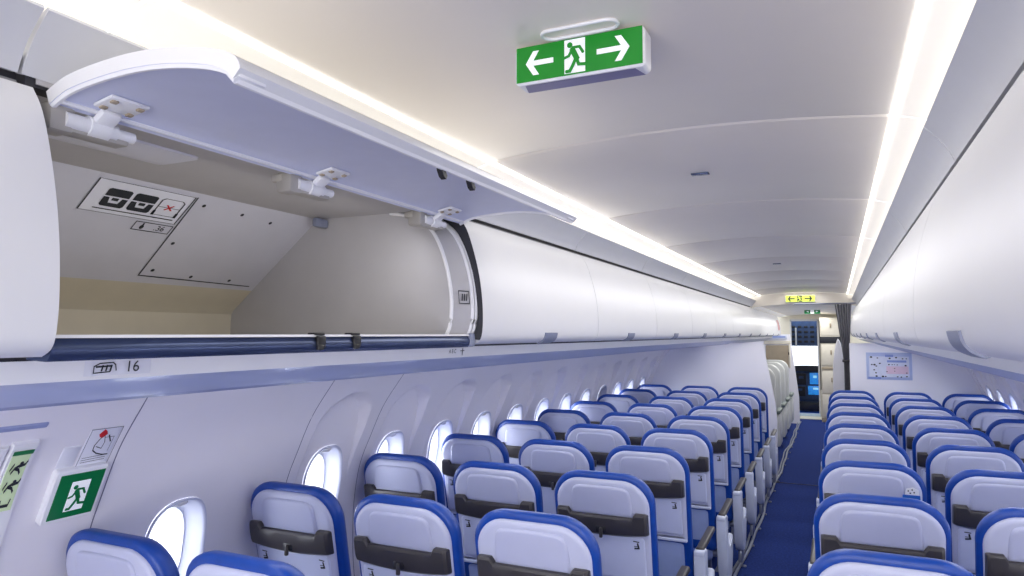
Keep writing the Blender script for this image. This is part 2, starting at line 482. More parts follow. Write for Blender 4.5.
# end walls: near and far divider, rounded at the front
fr = [(-.640, 1.757), (-.622, 1.80), (-.618, 1.87), (-.628, 1.94), (-.645, 2.00), (-.664, 2.045), (-.690, 2.085), (-.725, 2.115), (-.78, 2.135), (-.84, 2.146)]
frs = spline(fr, 4)
dv = frs+[(-1.126, 2.147), (-1.511, 1.838), (-1.508, 1.757)]
for (ya, yb) in ((.0, .012), (1.165, 1.178)):
    mb = MB(); mb.extrude(dv, ya, yb); mb.build('divider', M['binin'], ob)
mb = MB(); mb.tube([(x, 1.166, z) for x, z in frs], .006, 8); mb.build('edge_rim', M['white'], ob)
fr2 = [(x+.018, z) for x, z in frs]
mb = MB(); mb.grid([[(x, 1.178, z) for x, z in frs], [(x, 1.262, z) for x, z in fr2]]); mb.build('door_post', M['binin'], ob)
mb = MB(); mb.tube([(x, 1.262, z) for x, z in fr2], .0065, 8); mb.tube([(x+.004, 1.279, z) for x, z in fr2], .006, 8); mb.build('edge_rim', M['white'], ob)
mb = MB(); dsm = [DS[min(len(DS)-1, int((len(DS)-7)*(1-q/(len(fr2)-1))))] for q in range(len(fr2))]
mb.grid([[(a[0]+(-b[0]+.003-a[0])*.5, 1.274, a[1]+(b[1]-a[1])*.5) for a, b in zip(fr2, dsm)], [(-x+.003, 1.2855, z) for x, z in dsm]]); mb.build('door_gap_shade', M['gap'], ob)  # dark strip over the door end, painting the shaded gap beside it
mb = MB()   # tiny plate on the post
def fpost(u, v):
    z = v; i = min(range(len(fr2)), key=lambda q: abs(fr2[q][1]-z)); t = (u-1.178)/.084
    return (frs[i][0]+.018*t+.003, u, z)
pz = [1.862, 1.900]
mb.stroke([(1.200, pz[0]), (1.246, pz[0]), (1.246, pz[1]), (1.200, pz[1])], .003, fpost, True)
for a in (1.212, 1.222, 1.232): mb.stroke([(a, 1.872), (a+.003, 1.890)], .005, fpost)
mb.build('post_placard', M['ink'], ob, smooth=False, recalc=False)
mb = MB(); mb.box((-1.09, 1.135, 2.128), (.022, .06, .030), .008); mb.build('rubber_stop', M['latch'], ob)
# sill
mb = MB(); mb.extrude(spline([(-.612, 1.7655), (-.606, 1.757), (-.603, 1.748), (-.606, 1.737), (-.614, 1.730)], 3)+[(-.66, 1.732), (-.66, 1.7655)], -.0, L-.02)
mb.build('sill', M['sill'], ob)
mb = MB(); mb.extrude([(-.604, 1.764), (-.609, 1.769), (-.640, 1.7690), (-.640, 1.764)], 0, L-.02); mb.build('sill_edge', M['white'], ob)
mb = MB(); mb.box((-.612, L-.012, 1.752), (.03, .03, .042), .008); mb.build('sill_end_cap', M['latch'], ob)
for yy in (1.198, 1.323):
    mb = MB(); mb.box((-.6035, yy-Y0, 1.753), (.012, .026, .026), .003); mb.box((-.615, yy-Y0, 1.770), (.024, .03, .006), .002); mb.box((-.6, yy-Y0-.004, 1.741), (.008, .018, .012), .002)
    mb.build('latch_striker', M['black'], ob)
# ceiling plate in the bin
mb = MB(); mb.pillow(rrect(.10, .42, -.93, -.80, .02), [(0, 0), (.002, -.004), (.005, -.005)], lambda a, b, d: (b, a, 2.145+d)); mb.build('access_plate', M['binback'], ob)
# seam of the removable rear panel, screws
ub = (B-A).normalized(); nb = Vector((-ub.y, ub.x)); 
if nb.x < 0: nb = -nb
def fback(y, s, d=.0015):   # s measured up from the lower corner B
    q = B-ub*s+nb*d; return (q.x, y-Y0, q.y)
mb = MB(); fb = lambda a, b: fback(a, b, .0012)
mb.stroke([(1.325, .478), (1.340, .160), (1.760, .150)], .004, fb)
mb.build('panel_seam', M['ink'], ob, smooth=False, recalc=False)
for p in ((1.36, .455), (1.50, .45), (1.62, .44), (1.362, .30), (1.37, .185), (1.51, .172), (1.66, .170)):
    mb = MB(); mb.disc(p, .006, fb, 10); mb.build('screw', M['ink'], ob, smooth=False, recalc=False)
# luggage placard
y0, y1, s0, s1 = 1.05, 1.318, .372, .478
pc = MB(); pc.poly([(y0, s0), (y1, s0), (y1, s1), (y0, s1)], lambda a, b: fback(a, b, .001)); pl_ = pc.build('luggage_placard', M['plate'], ob, smooth=False, recalc=False)
def fp(u, v): return fback(y0+(y1-y0)*u, s0+(s1-s0)*v, .0022)
mb = MB()
mb.stroke([(0, 0), (1, 0), (1, 1), (0, 1)], .012, fp, True)
def fpx(u, v): return fback(y0+(y1-y0)*u, s0+(s1-s0)*v, .0022)
for bx in (.14, .41):
    w = .235
    mb.poly([(bx+.02, .78), (bx+w-.02, .78), (bx+w, .74), (bx+w, .54), (bx, .54), (bx, .74)], fpx)
    for pts in ([(bx, .50), (bx+.06, .50), (bx+.075, .34), (bx+.16, .34), (bx+.175, .50), (bx+w, .50), (bx+w, .26), (bx+w-.02, .21), (bx+.02, .21), (bx, .26)],):
        # split into three convex pieces
        mb.poly([(bx, .50), (bx+.055, .50), (bx+.07, .34), (bx+.07, .21), (bx+.02, .21), (bx, .26)], fpx)
        mb.poly([(bx+.07, .33), (bx+.165, .33), (bx+.165, .21), (bx+.07, .21)], fpx)
        mb.poly([(bx+.165, .34), (bx+.18, .50), (bx+w, .50), (bx+w, .26), (bx+w-.02, .21), (bx+.165, .21)], fpx)
    mb.poly([(bx+.085, .50), (bx+.15, .50), (bx+.15, .41), (bx+.085, .41)], fpx)
mb.stroke([(.12, .12), (.94, .12)], .03, fpx)
bx = .69
mb.stroke([(bx, .22), (bx, .72), (bx+.03, .78), (bx+.22, .78), (bx+.25, .72), (bx+.25, .22)], .014, fpx, True)
mb.stroke([(bx, .50), (bx+.25, .50)], .014, fpx)
for q in (bx, bx+.25): mb.poly([(q-.015, .36), (q+.015, .36), (q+.015, .20), (q-.015, .20)], fpx)
mb.build('luggage_drawing', M['ink'], pl_, smooth=False, recalc=False)
mb = MB(); mb.stroke([(bx+.09, .42), (bx+.16, .58)], .022, fpx); mb.stroke([(bx+.16, .42), (bx+.09, .58)], .022, fpx)
mb.build('red_cross', M['red'], pl_, smooth=False, recalc=False)
mb = MB()
q0, q1, r0, r1 = 1.213, 1.322, .332, .362
f2 = lambda a, b: fback(a, b, .0015)
mb.stroke([(q0, r0), (q1, r0), (q1, r1), (q0, r1)], .0025, f2, True)
mb.disc((1.237, .344), .006, f2, 10, .008); mb.poly([(1.2345, .35), (1.2395, .35), (1.239, .359), (1.235, .359)], f2)
sp = mb.build('limit_placard', M['ink'], ob, smooth=False, recalc=False)
q = fback(1.288, .347, .002); text('lettering', '.36', .026, M['ink'], axes(q, (0, 1, 0), (-ub.x, 0, -ub.y)), sp)

# raised door (same curve turned up about its hinge)
TH = math.radians(77)
hx, hz = -.662, 2.137
def rot(x, z):
    dx, dz = (-x)-hx, z-hz; dx, dz = dx, dz
    return (hx+dx*math.cos(TH)-dz*math.sin(TH), hz+dx*math.sin(TH)+dz*math.cos(TH))
outer = [rot(x, z) for x, z in DS[:-3]]; outer = [(x, z) for x, z in outer]
innr = offset_prof(outer, -.022)
if sum(z for x, z in innr) > sum(z for x, z in outer): innr = offset_prof(outer, .022)
innr = innr[:-2]+[(outer[-1][0]-.012, outer[-1][1]-.012)]
dr = MB(); LD = 1.285
dr.mi = 0; dr.grid([[(x, y, z) for x, z in outer] for y in (0.012, LD)])
for y in (.012, LD): dr.face([dr.v((x, y, z)) for x, z in outer+list(reversed(innr))])
dr.grid([[(outer[-1][0], y, outer[-1][1]), (innr[-1][0], y, innr[-1][1])] for y in (.012, LD)])
dr.grid([[(outer[0][0], y, outer[0][1]), (innr[0][0], y, innr[0][1])] for y in (.012, LD)])
dr.mi = 1
dr.grid([[(x, y, z) for x, z in innr] for y in (.012, .05, LD-.05, LD)])
bd = dr.build('bin_door', [M['bin'], M['bindoorin']], ob, angle=45)
# stiffening rims on the inner skin
mb = MB()
for y in (.018, LD-.008): mb.tube([(x, y, z-.001) for x, z in innr], .005, 6)
mb.tube([(innr[2][0]-.0, y, innr[2][1]-.001) for y in (.02, LD-.01)], .0045, 6)
mb.tube([(innr[-1][0]-.004, y, innr[-1][1]+.001) for y in (.02, LD-.01)], .0055, 6)
mb.build('door_edge', M['white'], bd)
for yy in (.705, 1.215, 1.735):
    y = yy-Y0
    h = MB(); px, pz = -.585, innr[8][1]
    iz = lambda x: min(innr, key=lambda q: abs(q[0]-x))[1]
    a = Vector((-.622, iz(-.622))); b = Vector((-.578, iz(-.578))); sl = math.atan2(b.y-a.y, b.x-a.x)
    R = Matrix.Rotation(-sl, 3, 'Y')
    cen = (a+b)/2
    h.box((cen.x, y+.012, cen.y-.004), (.046, .066, .006), .003, R)
    h.box((-.637, y+.012, 2.113), (.036, .034, .014), .005, Matrix.Rotation(-.55, 3, 'Y'))
    h.tube([(-.655, y-.045, 2.100), (-.655, y+.040, 2.100)], .013, 14)
    h.tube([(-.655, y-.008, 2.100), (-.655, y+.026, 2.100)], .0165, 14)
    h.tube([(-.655, y+.040, 2.099), (-.655, y+.072, 2.099)], .0095, 12)
    hg = h.build('hinge', M['white'], bd)
    h = MB(); h.box((-.672, y-.048, 2.102), (.045, .040, .046), .008); h.box((-.668, y+.014, 2.090), (.034, .10, .016), .005); h.box((-.69, y-.062, 2.112), (.03, .016, .018), .004)
    h.build('hinge_bracket', M['bracket'], hg)
    h = MB()
    for sx in (-.013, .013):
        for sy in (-.022, .022):
            c = Vector((cen.x+sx*math.cos(sl), cen.y+sx*math.sin(sl)))
            h.box((c.x, y+.012+sy, c.y-.0085), (.009, .011, .004), .0015, R)
    h.build('screw', M['taupe'], hg)
tipx, tipz = innr[-3]
mb = MB(); mb.box((tipx-.002, 1.235-Y0+.02, tipz-.006), (.012, .21, .008), .003); mb.build('latch_rail', M['sill'], bd)
for yy in (1.172, 1.292):
    mb = MB(); y = yy-Y0
    o = [(0, 0), (.015, 0), (.016, -.014), (.026, -.024), (.022, -.032), (.012, -.028), (.004, -.016)]
    mb.pillow(o, [(0, 0), (0, .012)], lambda a, b, d: (tipx-.006+d, y+a-.01, tipz+b+.002)); mb.build('latch_hook', M['black'], bd, smooth=False)
for y in (.040, LD-.04):
    mb = MB(); mb.box((tipx+.008, y, tipz-.002), (.02, .05, .014), .004); mb.build('edge_clip', M['white'], bd)

# ---- row number placard on the rail
t = thing('row_number_placard', 'white row placard with seat icon and number 16 on the rail under the open bin', 'sign', (-.7365, .822, 1.711))
sl = Vector((.13, 0, 1.)).normalized()   # down-outboard slope of rail: tangent towards inboard/up
def frail(u, v, d=.001): return (sl.x*v+d*sl.z, u, sl.z*v-d*sl.x)
mb = MB(); mb.poly([(-.060, -.0125), (.065, -.0125), (.065, .0135), (-.060, .0135)], lambda a, b: frail(a, b, .0015)); mb.build('plate', M['plate'], t, smooth=False, recalc=False)
nrm = Vector((sl.z, 0, -sl.x))
text('lettering', '16', .028, M['ink'], axes(Vector((frail(.028, .001, .003))), (0, 1, 0), sl), t)
mb = MB(); fr_ = lambda a, b: frail(a, b, .003)
mb.stroke([(-.044, -.008), (-.044, .004), (-.034, .009), (-.010, .010), (-.005, .006), (-.003, -.004)], .002, fr_); mb.stroke([(-.040, .003), (-.014, .004)], .003, fr_)
for q in (-.030, -.022, -.014): mb.stroke([(q, -.004), (q+.002, .005)], .003, fr_)
mb.stroke([(-.042, -.0075), (-.014, -.006)], .002, fr_)
mb.build('seat_icon', M['ink'], t, smooth=False, recalc=False)
t = thing('seat_letter_placard', 'tiny dark seat letters on the rail at the end of the open bin', 'sign', (-.7365, 2.02, 1.711))
text('lettering', 'A B C', .019, M['ink'], axes(Vector(frail(-.02, 0.002, .003)), (0, 1, 0), sl), t)
mb = MB(); mb.poly([(.045, -.012), (.049, -.012), (.049, .012), (.045, .012)], fr_); mb.poly([(.03, .002), (.06, .002), (.06, .004), (.03, .004)], fr_); mb.build('tick_mark', M['ink'], t, smooth=False, recalc=False)

# ------------------------------------------------------------------ signs
MAN = dict(head=((.27, .85), .135), strokes=[([(.40, .70), (.60, .42)], .26), ([(.37, .70), (.22, .52), (.03, .48)], .13), ([(.42, .76), (.74, .76), (.90, .58)], .13),
     ([(.58, .44), (.42, .22), (.27, .05), (.12, .05)], .16), ([(.60, .42), (.70, .22), (1.00, .20)], .15)])
def draw_man(mb, f, asp):
    (cx, cy), r = MAN['head']; mb.disc((cx, cy), r, f, 16, r*asp)
    k = 0
    for pts, w in MAN['strokes']:
        k += 1; g = lambda a, b, k=k: f(a, b*asp, k)
        mb.stroke([(a, b/asp) for a, b in pts], w, g)
        for n_, (a, b) in enumerate(pts):
            k += 1; mb.disc((a, b), w/2, lambda p, q, k=k: f(p, q, k), 10, w/2*asp)
def exit_sign(loc, w, h, dpt, label, face='green', base=True, name='exit_sign'):
    t = thing(name, label, 'exit sign', loc)
    mb = MB(); mb.pillow(rrect(-w/2, w/2, 0, h, .010), [(.004, 0), (0, .004), (0, dpt-.006), (.006, dpt)], lambda a, b, d: (a, d, b)); mb.build('housing', M['white'], t)
    b = .010
    mb = MB(); mb.poly([(-w/2+.004, .004), (w/2-.004, .004), (w/2-.004, h-.002), (-w/2+.004, h-.002)], lambda a, c: (a, -.0012, c)); fc = mb.build('face', M[face], t, smooth=False)
    W, H = w-.008, h-.006
    f = lambda u, v: (-W/2+W*u, -.0022, .004+H*v)
    mb = MB(); mb.mi = 0
    mb.poly([(.40, .04), (.565, .04), (.565, .97), (.40, .97)], f)
    ar = H/W
    for tip, tail, s_ in ((.08, .31, 1), (.905, .655, -1)):
        g = lambda a, c: f(a, .5+c/ar)
        k = .016
        mb.poly([(tip+s_*.03, -.020), (tail, -.020), (tail, .020), (tip+s_*.03, .020)], g)
        mb.poly([(tip, 0), (tip+s_*.062, .095), (tip+s_*.112, .095), (tip+s_*.052, 0)], g)
        mb.poly([(tip, 0), (tip+s_*.052, 0), (tip+s_*.112, -.095), (tip+s_*.062, -.095)], g)
    mb.build('arrow_and_panel', M['signw' if face == 'green' else 'ink'], fc, smooth=False)
    mb = MB()
    f3 = lambda u, v, k=0: (-W/2+W*(.40+.165*u), -.0030-k*5e-5, .004+H*(.05+.90*v))
    draw_man(mb, f3, (.165*W)/(H*.90))
    mb.build('running_figure', M[face], fc, smooth=False)
    mb = MB(); mb.poly([(-w/2+.02, .006), (w/2-.02, .006), (w/2-.01, dpt-.006), (-w/2+.01, dpt-.006)], lambda a, c: (a, c, -.0008)); mb.build('underside_lens', M['signbase'], t, smooth=False)
    return t
t = exit_sign((-.020, 1.228, 2.261), .262, .077, .052, 'green hanging exit sign with white arrows and running figure, nearest on the ceiling')
mb = MB(); pts = [(.085*math.cos(a)*(1) + (.0), 0) for a in (0,)]
ring = [(x, y) for x, y in rrect(-.062, .086, -.042, -.002, .019, 6)]
mb.tube([(x, y, .0795) for x, y in ring]+[(ring[0][0], ring[0][1], .0795)], .0035, 8); mb.box((0, .026, .082), (.10, .03, .02), .004)
mb.build('ceiling_mount', M['white'], t)
exit_sign((-.028, YHEAD-.06, 2.205), .38, .095, .05, 'yellow-green exit sign at the ceiling step, far end of the cabin', face='yellow')
t = thing('exit_sign', 'small dark green exit sign above the cockpit doorway', 'exit sign', (.03, 13.4, 2.125))
mb = MB(); mb.box((0, .02, .04), (.26, .04, .075), .006); mb.build('housing', M['wgreen'], t)
mb = MB(); mb.poly([(-.03, .01), (.03, .01), (.03, .07), (-.03, .07)], lambda a, b: (a, -.0015, b)); mb.build('pictogram', M['signw'], t, smooth=False)
for s_ in (-1, 1):
    mb = MB(); mb.poly([(s_*.1, .04), (s_*.06, .055), (s_*.06, .025)], lambda a, b: (a, -.0015, b)); mb.build('arrow', M['signw'], t, smooth=False)
mb = MB(); mb.box((0, .02, .075), (.08, .03, .02)); mb.build('ceiling_mount', M['white'], t)

# wall-mounted things on the left wall: (y,z,d) -> world
def fw(y, z, d=0.): 
    e = .01; tx, tz = -(WX(z+e)-WX(z-e)), 2*e; l = math.hypot(tx, tz)
    return Vector((-WX(z)+d*tz/l, y, z-d*tx/l))
def wallplate(y0, y1, z0, z1, d0, d1, r=.012, name='plate', m='white', parent=None, n=5):
    mb = MB(); O = rrect(y0, y1, z0, z1, r, n)
    loc = parent.location if parent else Vector()
    mb.pillow(O, [(0, d0), (0, d1-.004), (.004, d1)], lambda a, b, d: fw(a, b, d)-loc, cap0=True)
    return mb.build(name, M[m], parent)
def wallstrip(y0, y1, z0, z1, d1, name, m, parent):
    mb = MB(); loc = parent.location; e = min(.004, d1*.8); rows = []
    n = 14; zs = [z0, z0+.002]+[z0+(z1-z0)*k/n for k in range(1, n)]+[z1-.002, z1]
    for i, z in enumerate(zs):
        c = 0. if i in (0, len(zs)-1) else d1
        i_ = .003 if i in (0, len(zs)-1) else 0
        rows.append([fw(y, z, d)-loc for y, d in ((y0, 0), (y0, c*.6), (y0+.003, c), (y1-.003, c), (y1, c*.6), (y1, 0))])
    mb.grid(rows); return mb.build(name, M[m], parent)
t = thing('wall_exit_sign', 'square green wall sign with white doorway and running figure', 'exit sign', fw(1.43, 1.28))
lo = t.location.copy()
wallplate(1.345, 1.515, 1.192, 1.362, .0, .022, .012, 'housing', 'white', t)
wallplate(1.360, 1.508, 1.203, 1.352, .019, .0235, .004, 'face', 'wgreen', t)
mb = MB(); f = lambda u, v: fw(1.404+.060*u, 1.228+.096*v, .0250)-lo
mb.poly([(0, 0), (1, 0), (1, 1), (0, 1)], f); mb.build('doorway_panel', M['signw'], t, smooth=False, recalc=False)
mb = MB(); f = lambda u, v, k=0: fw(1.404+.060*(u*.92+.02), 1.228+.096*(.04+.9*v), .0262+k*5e-5)-lo
draw_man(mb, f, .060/.096); mb.build('running_figure', M['wgreen'], t, smooth=False, recalc=False)
t = thing('instruction_placard', 'outlined wall placard with a red-tipped handle drawing, above the green sign', 'placard', fw(1.46, 1.42)); lo = t.location.copy()
wallstrip(1.410, 1.513, 1.356, 1.478, .0025, 'plate', 'plate', t)
mb = MB(); f = lambda u, v: fw(1.410+.103*u, 1.356+.122*v, .0038)-lo
mb.stroke([(0, 0), (1, 0), (1, 1), (0, 1)], .014, f, True)
mb.stroke([(.46, .78), (.40, .70), (.33, .55), (.35, .42), (.50, .33), (.72, .27), (.9, .26)], .028, f); mb.stroke([(.52, .80), (.62, .62), (.60, .45), (.40, .52)], .018, f)
mb.stroke([(.66, .80), (.80, .62)], .035, f)
for q in (.12, .18, .24): mb.stroke([(.1, q), (.85, q+.02)], .012, f)
mb.stroke([(.55, .75), (.85, .75), (.85, .35)], .012, f)
mb.build('handle_drawing', M['ink'], t, smooth=False, recalc=False)
mb = MB(); mb.poly([(.30, .86), (.42, .98), (.52, .92), (.58, .84), (.46, .74), (.36, .78)], f); mb.build('red_mark', M['red'], t, smooth=False, recalc=False)
t = thing('blank_sticker', 'small plain pale sticker on the wall above the green sign', 'sticker', fw(1.37, 1.39))
wallstrip(1.349, 1.402, 1.362, 1.430, .003, 'plate', 'plate', t)
t = thing('exit_instruction_panel', 'raised exit panel with pale green pictogram strip, beside the green wall sign', 'placard', fw(1.2, 1.35)); lo = t.location.copy()
wallstrip(1.00, 1.180, 1.0, 1.462, .010, 'side_panel', 'white', t)
wallstrip(1.186, 1.258, 1.0, 1.470, .012, 'frame', 'white', t)
wallstrip(1.194, 1.250, 1.265, 1.450, .0135, 'pictogram_strip', 'lume', t)
mb = MB(); f = lambda u, v: fw(1.194+.056*u, 1.265+.185*v, .0148)-lo
mb.poly([(.0, .93), (1, .93), (1, 1), (0, 1)], f); hd = mb.build('header_band', M['wgreen'], t, smooth=False, recalc=False)
mb = MB()
for q in (.64, .34):
    mb.disc((.66, q+.15), .09, f, 10, .028)
    for a in ([(.62, q+.12), (.40, q+.07), (.30, q)], [(.60, q+.10), (.85, q+.12), (.92, q+.17)], [(.40, q+.07), (.62, q+.04), (.72, q-.02)], [(.3, q+.14), (.2, q+.05)]): mb.stroke(a, .05, lambda x, y: f(x, y))
mb.stroke([(.3, .10), (.7, .10), (.75, .19)], .05, f); mb.stroke([(.3, .10), (.28, .19)], .05, f)
mb.build('pictogram', M['ink'], t, smooth=False, recalc=False)
t = thing('grab_recess_shade', 'lavender plate painting the shade of a grab slot above the exit panel', 'slot', fw(1.18, 1.51)); lo = t.location.copy()
wallplate(1.05, 1.262, 1.503, 1.520, -.0, .004, .006, 'lip', 'psulip', t)  # raised plate, its lavender stands in for the recess shadow

# small dark plates on the ceiling
for i, y in enumerate((2.51, 6.03)):
    mb = MB(); mb.box((0, 0, 0), (.062, .03, .006), .002); o = mb.build('ceiling_sensor', M['signbase'] if 0 else M['sill'])
    o.location = (-.012, y, 2.341); tag(o, 'small dark rectangular plate on the ceiling, %s the hanging green sign' % ('just beyond' if i == 0 else 'far beyond'), 'ceiling plate', 'ceiling plates')

# ------------------------------------------------------------------ seats
T12 = math.tan(math.radians(12)); ZT = 1.165
def fs(x, z, d): return (x, (ZT-z)*T12+d, z)
def back_outline(w, zt, zb, rx, rz, rb=.03, n=9):
    o = []
    for k in range(n+1):
        t = PI/2*k/n; o.append((w-rx+rx*math.cos(t), zt-rz+rz*math.sin(t)-.006*(math.cos(t))**2))
    for k in range(n+1):
        t = PI/2+PI/2*k/n; o.append((-w+rx+rx*math.cos(t), zt-rz+rz*math.sin(t)-.006*(math.cos(t))**2))
    for k in range(4):
        t = PI+PI/2*k/3; o.append((-w+.006+rb+rb*math.cos(t), zb+rb+rb*math.sin(t)))
    for k in range(4):
        t = 1.5*PI+PI/2*k/3; o.append((w-.006-rb+rb*math.cos(t), zb+rb+rb*math.sin(t)))
    return o
seat_parts = {}
def seat(kind, label, loc):
    """kind: 'aisle_r' (panel arm on +x), 'aisle_l', 'mid'"""
    t = thing('airline_seat', label, 'airline seat', loc, 'rows of economy seats')
    mb = MB(); mb.pillow(back_outline(.232, 1.158, .40, .128, .120), [(.026, .004), (.010, .006), (.002, .014), (0, .026), (.002, .046), (.012, .068), (.030, .082), (.07, .088)], fs)
    mb.build('back_cushion', M['blue'], t, angle=60)
    mb = MB(); mb.pillow(back_outline(.2125, 1.130, .655, .116, .106, .012), [(-.001, .020), (0, .004), (.003, -.004), (.010, -.009), (.022, -.011)], fs)
    sh = mb.build('back_shell', M['shell'], t, angle=60)
    mb = MB()
    em = spline([(-.142, .968), (-.140, 1.03), (-.132, 1.078), (-.112, 1.098), (-.07, 1.103), (0, 1.104), (.07, 1.103), (.112, 1.098), (.132, 1.078), (.140, 1.03), (.142, .968)], 4)
    mb.pillow(list(reversed(em)), [(0, -.008), (.003, -.015), (.007, -.0195), (.014, -.021)], fs); mb.build('head_panel', M['emb'], sh, angle=60)
    mb = MB()
    rows = []
    for x in (-.213, -.210, -.200, -.168, -.158, -.150, -.144, -.10, -.05, 0, .05, .10, .144, .150, .158, .168, .200, .210, .213):
        ax = abs(x); zb = .881+.016*(x/.21)**2
        zt = .994 if ax >= .158 else (.973 if ax <= .145 else .984)
        k = {.213: .30, .210: .75}.get(ax, 1.)
        zm = (zb+zt)/2
        rows.append([fs(x*.975, zm+(z-zm)*(.80+.20*k), -.006-(d-.006)*k) for d, z in ((.006, zb), (.026, zb+.002), (.036, zb+.009), (.041, zb+.024), (.0415, zb+.052), (.038, zt-.012), (.032, zt-.003), (.026, zt), (.006, zt))])
    mb.grid(rows, close_u=True, cap=True)
    br = mb.build('literature_bar', M['bar'], t, angle=28)
    mb = MB(); mb.box((0, (ZT-.912)*T12-.040, .912), (.046, .010, .030), .004); mb.build('latch_recess', M['black'], br)
    mb = MB(); mb.box((.002, (ZT-.900)*T12-.050, .899), (.015, .014, .044), .005); mb.build('tray_latch', M['bar'], br)
    mb = MB(); mb.pillow(rrect(-.186, .186, .688, .884, .014), [(0, -.008), (0, -.013), (.004, -.017), (.010, -.018)], fs); tr_ = mb.build('tray_table', M['tray'], t, angle=60)
    mb = MB(); mb.pillow(rrect(-.150, .150, .715, .840, .02), [(0, -.016), (.003, -.014), (.012, -.0145)], fs); 
    mb.free if 0 else None
    mb.build('tray_recess', M['shell'], tr_, angle=60)
    f = lambda a, b: fs(a, b, -.0192)
    for sx in (-.150, .150):
        mb = MB()
        mb.stroke([(sx-.012, .868), (sx+.012, .866)], .0045, f); mb.disc((sx+.006, .858), .004, f, 8)
        mb.stroke([(sx+.006, .856), (sx+.010, .838), (sx-.008, .836)], .0075, f); mb.stroke([(sx-.010, .846), (sx+.004, .846)], .003, f)
        mb.build('pictogram', M['ink'], tr_, smooth=False, recalc=False)
    mb = MB(); mb.pillow(rrect(-.206, .206, .648, .666, .006), [(0, .006), (0, -.012), (.004, -.017)], fs); mb.build('shell_lip', M['armw'], t)
    mb = MB(); mb.pillow(rrect(-.196, .196, .30, .650, .03), [(0, .030), (0, .014), (.012, .004), (.03, .0)], fs); mb.build('back_pocket', M['pocket'], t, angle=60)
    # cushion and frame
    mb = MB(); mb.box((0, .385, .425), (.455, .46, .115), .035, seg=3); mb.build('seat_cushion', M['blue'], t)
    mb = MB(); mb.tube([(-.235, .22, .345), (.235, .22, .345)], .022, 10); mb.tube([(-.235, .50, .345), (.235, .50, .345)], .022, 10); mb.build('seat_frame', M['metal'], t)
    for yy, yf in ((.22, .17), (.50, .56)):
        mb = MB(); mb.tube([(.12, yy, .345), (.12, yf, .02)], .016, 8); mb.box((.12, yf, .012), (.05, .07, .024), .006); mb.build('leg', M['metal'], t)
    sides = {'mid': [], 'win': [], 'aisle_r': [1], 'aisle_l': [-1]}[kind]
    sx = {'mid': .2625, 'win': .2625, 'aisle_r': .2625, 'aisle_l': -.2625}[kind]
    mb = MB(); mb.box((sx, .345, .612), (.046, .40, .030), .012, Matrix.Rotation(math.radians(3), 3, 'X'), 3); ar = mb.build('armrest', M['bar'], t)
    if sides:
        sg = sides[0]
        o = spline([(.125, .600), (.215, .598), (.222, .52), (.240, .44), (.285, .385), (.36, .385), (.425, .43), (.445, .38), (.42, .27), (.375, .19), (.31, .150), (.245, .155), (.195, .21), (.155, .32), (.128, .46)], 4)
        mb = MB(); mb.pillow(o, [(.008, -.030), (0, -.020), (0, .020), (.008, .030)], lambda a, b, d: (sx+d, a, b)); mb.build('arm_panel', M['armw'], t, angle=50)
        mb = MB(); mb.box((sx, .162, .590), (.060, .080, .034), .012, None, 3); mb.build('armrest_joint', M['armw'], ar)
        mb = MB(); mb.box((sx-.02*sg, .29, .25), (.016, .12, .20), .004); mb.tube([(sx+.01*sg, .40, .20), (sx+.01*sg, .45, .16)], .014, 8); mb.box((sx, .30, .10), (.03, .10, .09), .008); mb.build('arm_bracket', M['metal'], t)
    else:
        mb = MB(); mb.box((sx, .20, .570), (.034, .07, .07), .012); mb.box((sx, .19, .50), (.03, .05, .14), .01); mb.build('armrest_post', M['armw'], ar)
    return t

cols = [('A', -1.625, 'win', 'window column on the exit-sign wall side', range(-1, 9)), ('B', -1.087, 'mid', 'middle column on the exit-sign wall side', range(-1, 9)),
        ('C', -.552, 'aisle_r', 'aisle column on the exit-sign wall side', range(0, 9)), ('D', .543, 'aisle_l', 'aisle column on the poster side', range(0, 9)),
        ('E', 1.08, 'mid', 'middle column on the poster side', range(1, 9)), ('F', 1.615, 'mid2', 'window column on the poster side', range(3, 9))]
protos = {}
for cn, X, kind, txt, rows in cols:
    kk = {'win': 'mid', 'mid2': 'mid'}.get(kind, kind)
    rows = list(rows)
    for i, k in enumerate(rows):
        lab = 'blue-edged grey seat, %s from the camera in the %s' % (ordn[i], txt)
        loc = (X, ROW0+PITCH*k, 0)
        if cn in 'F': loc = (X, ROW0+PITCH*k, 0)
        if kk not in protos: protos[kk] = seat(kk, lab, loc)
        else: dup(protos[kk], loc, lab)

# safety card tucked behind one bar
t = thing('safety_card', 'blue and white folded card sticking out of a seat pocket, poster-side aisle column', 'card', (.543+.165, ROW0+2*PITCH, 0))
mb = MB(); mb.pillow(rrect(-.036, .036, .985, 1.022, .003), [(0, -.030), (0, -.026)], fs); mb.build('paper_front', M['card'], t)
mb = MB(); mb.pillow([(-.030, 1.0), (.034, 1.0), (.030, 1.045), (.008, 1.058), (-.020, 1.05)], [(0, -.0225), (0, -.0195)], fs); pp = mb.build('paper_leaf', M['white'], t)
mb = MB()
for a, b in ((-.012, 1.04), (.004, 1.046), (.012, 1.034), (-.004, 1.030)): mb.disc((a, b), .0035, lambda p, q: fs(p, q, -.0235), 8)
mb.build('print', M['ink'], pp, smooth=False, recalc=False)

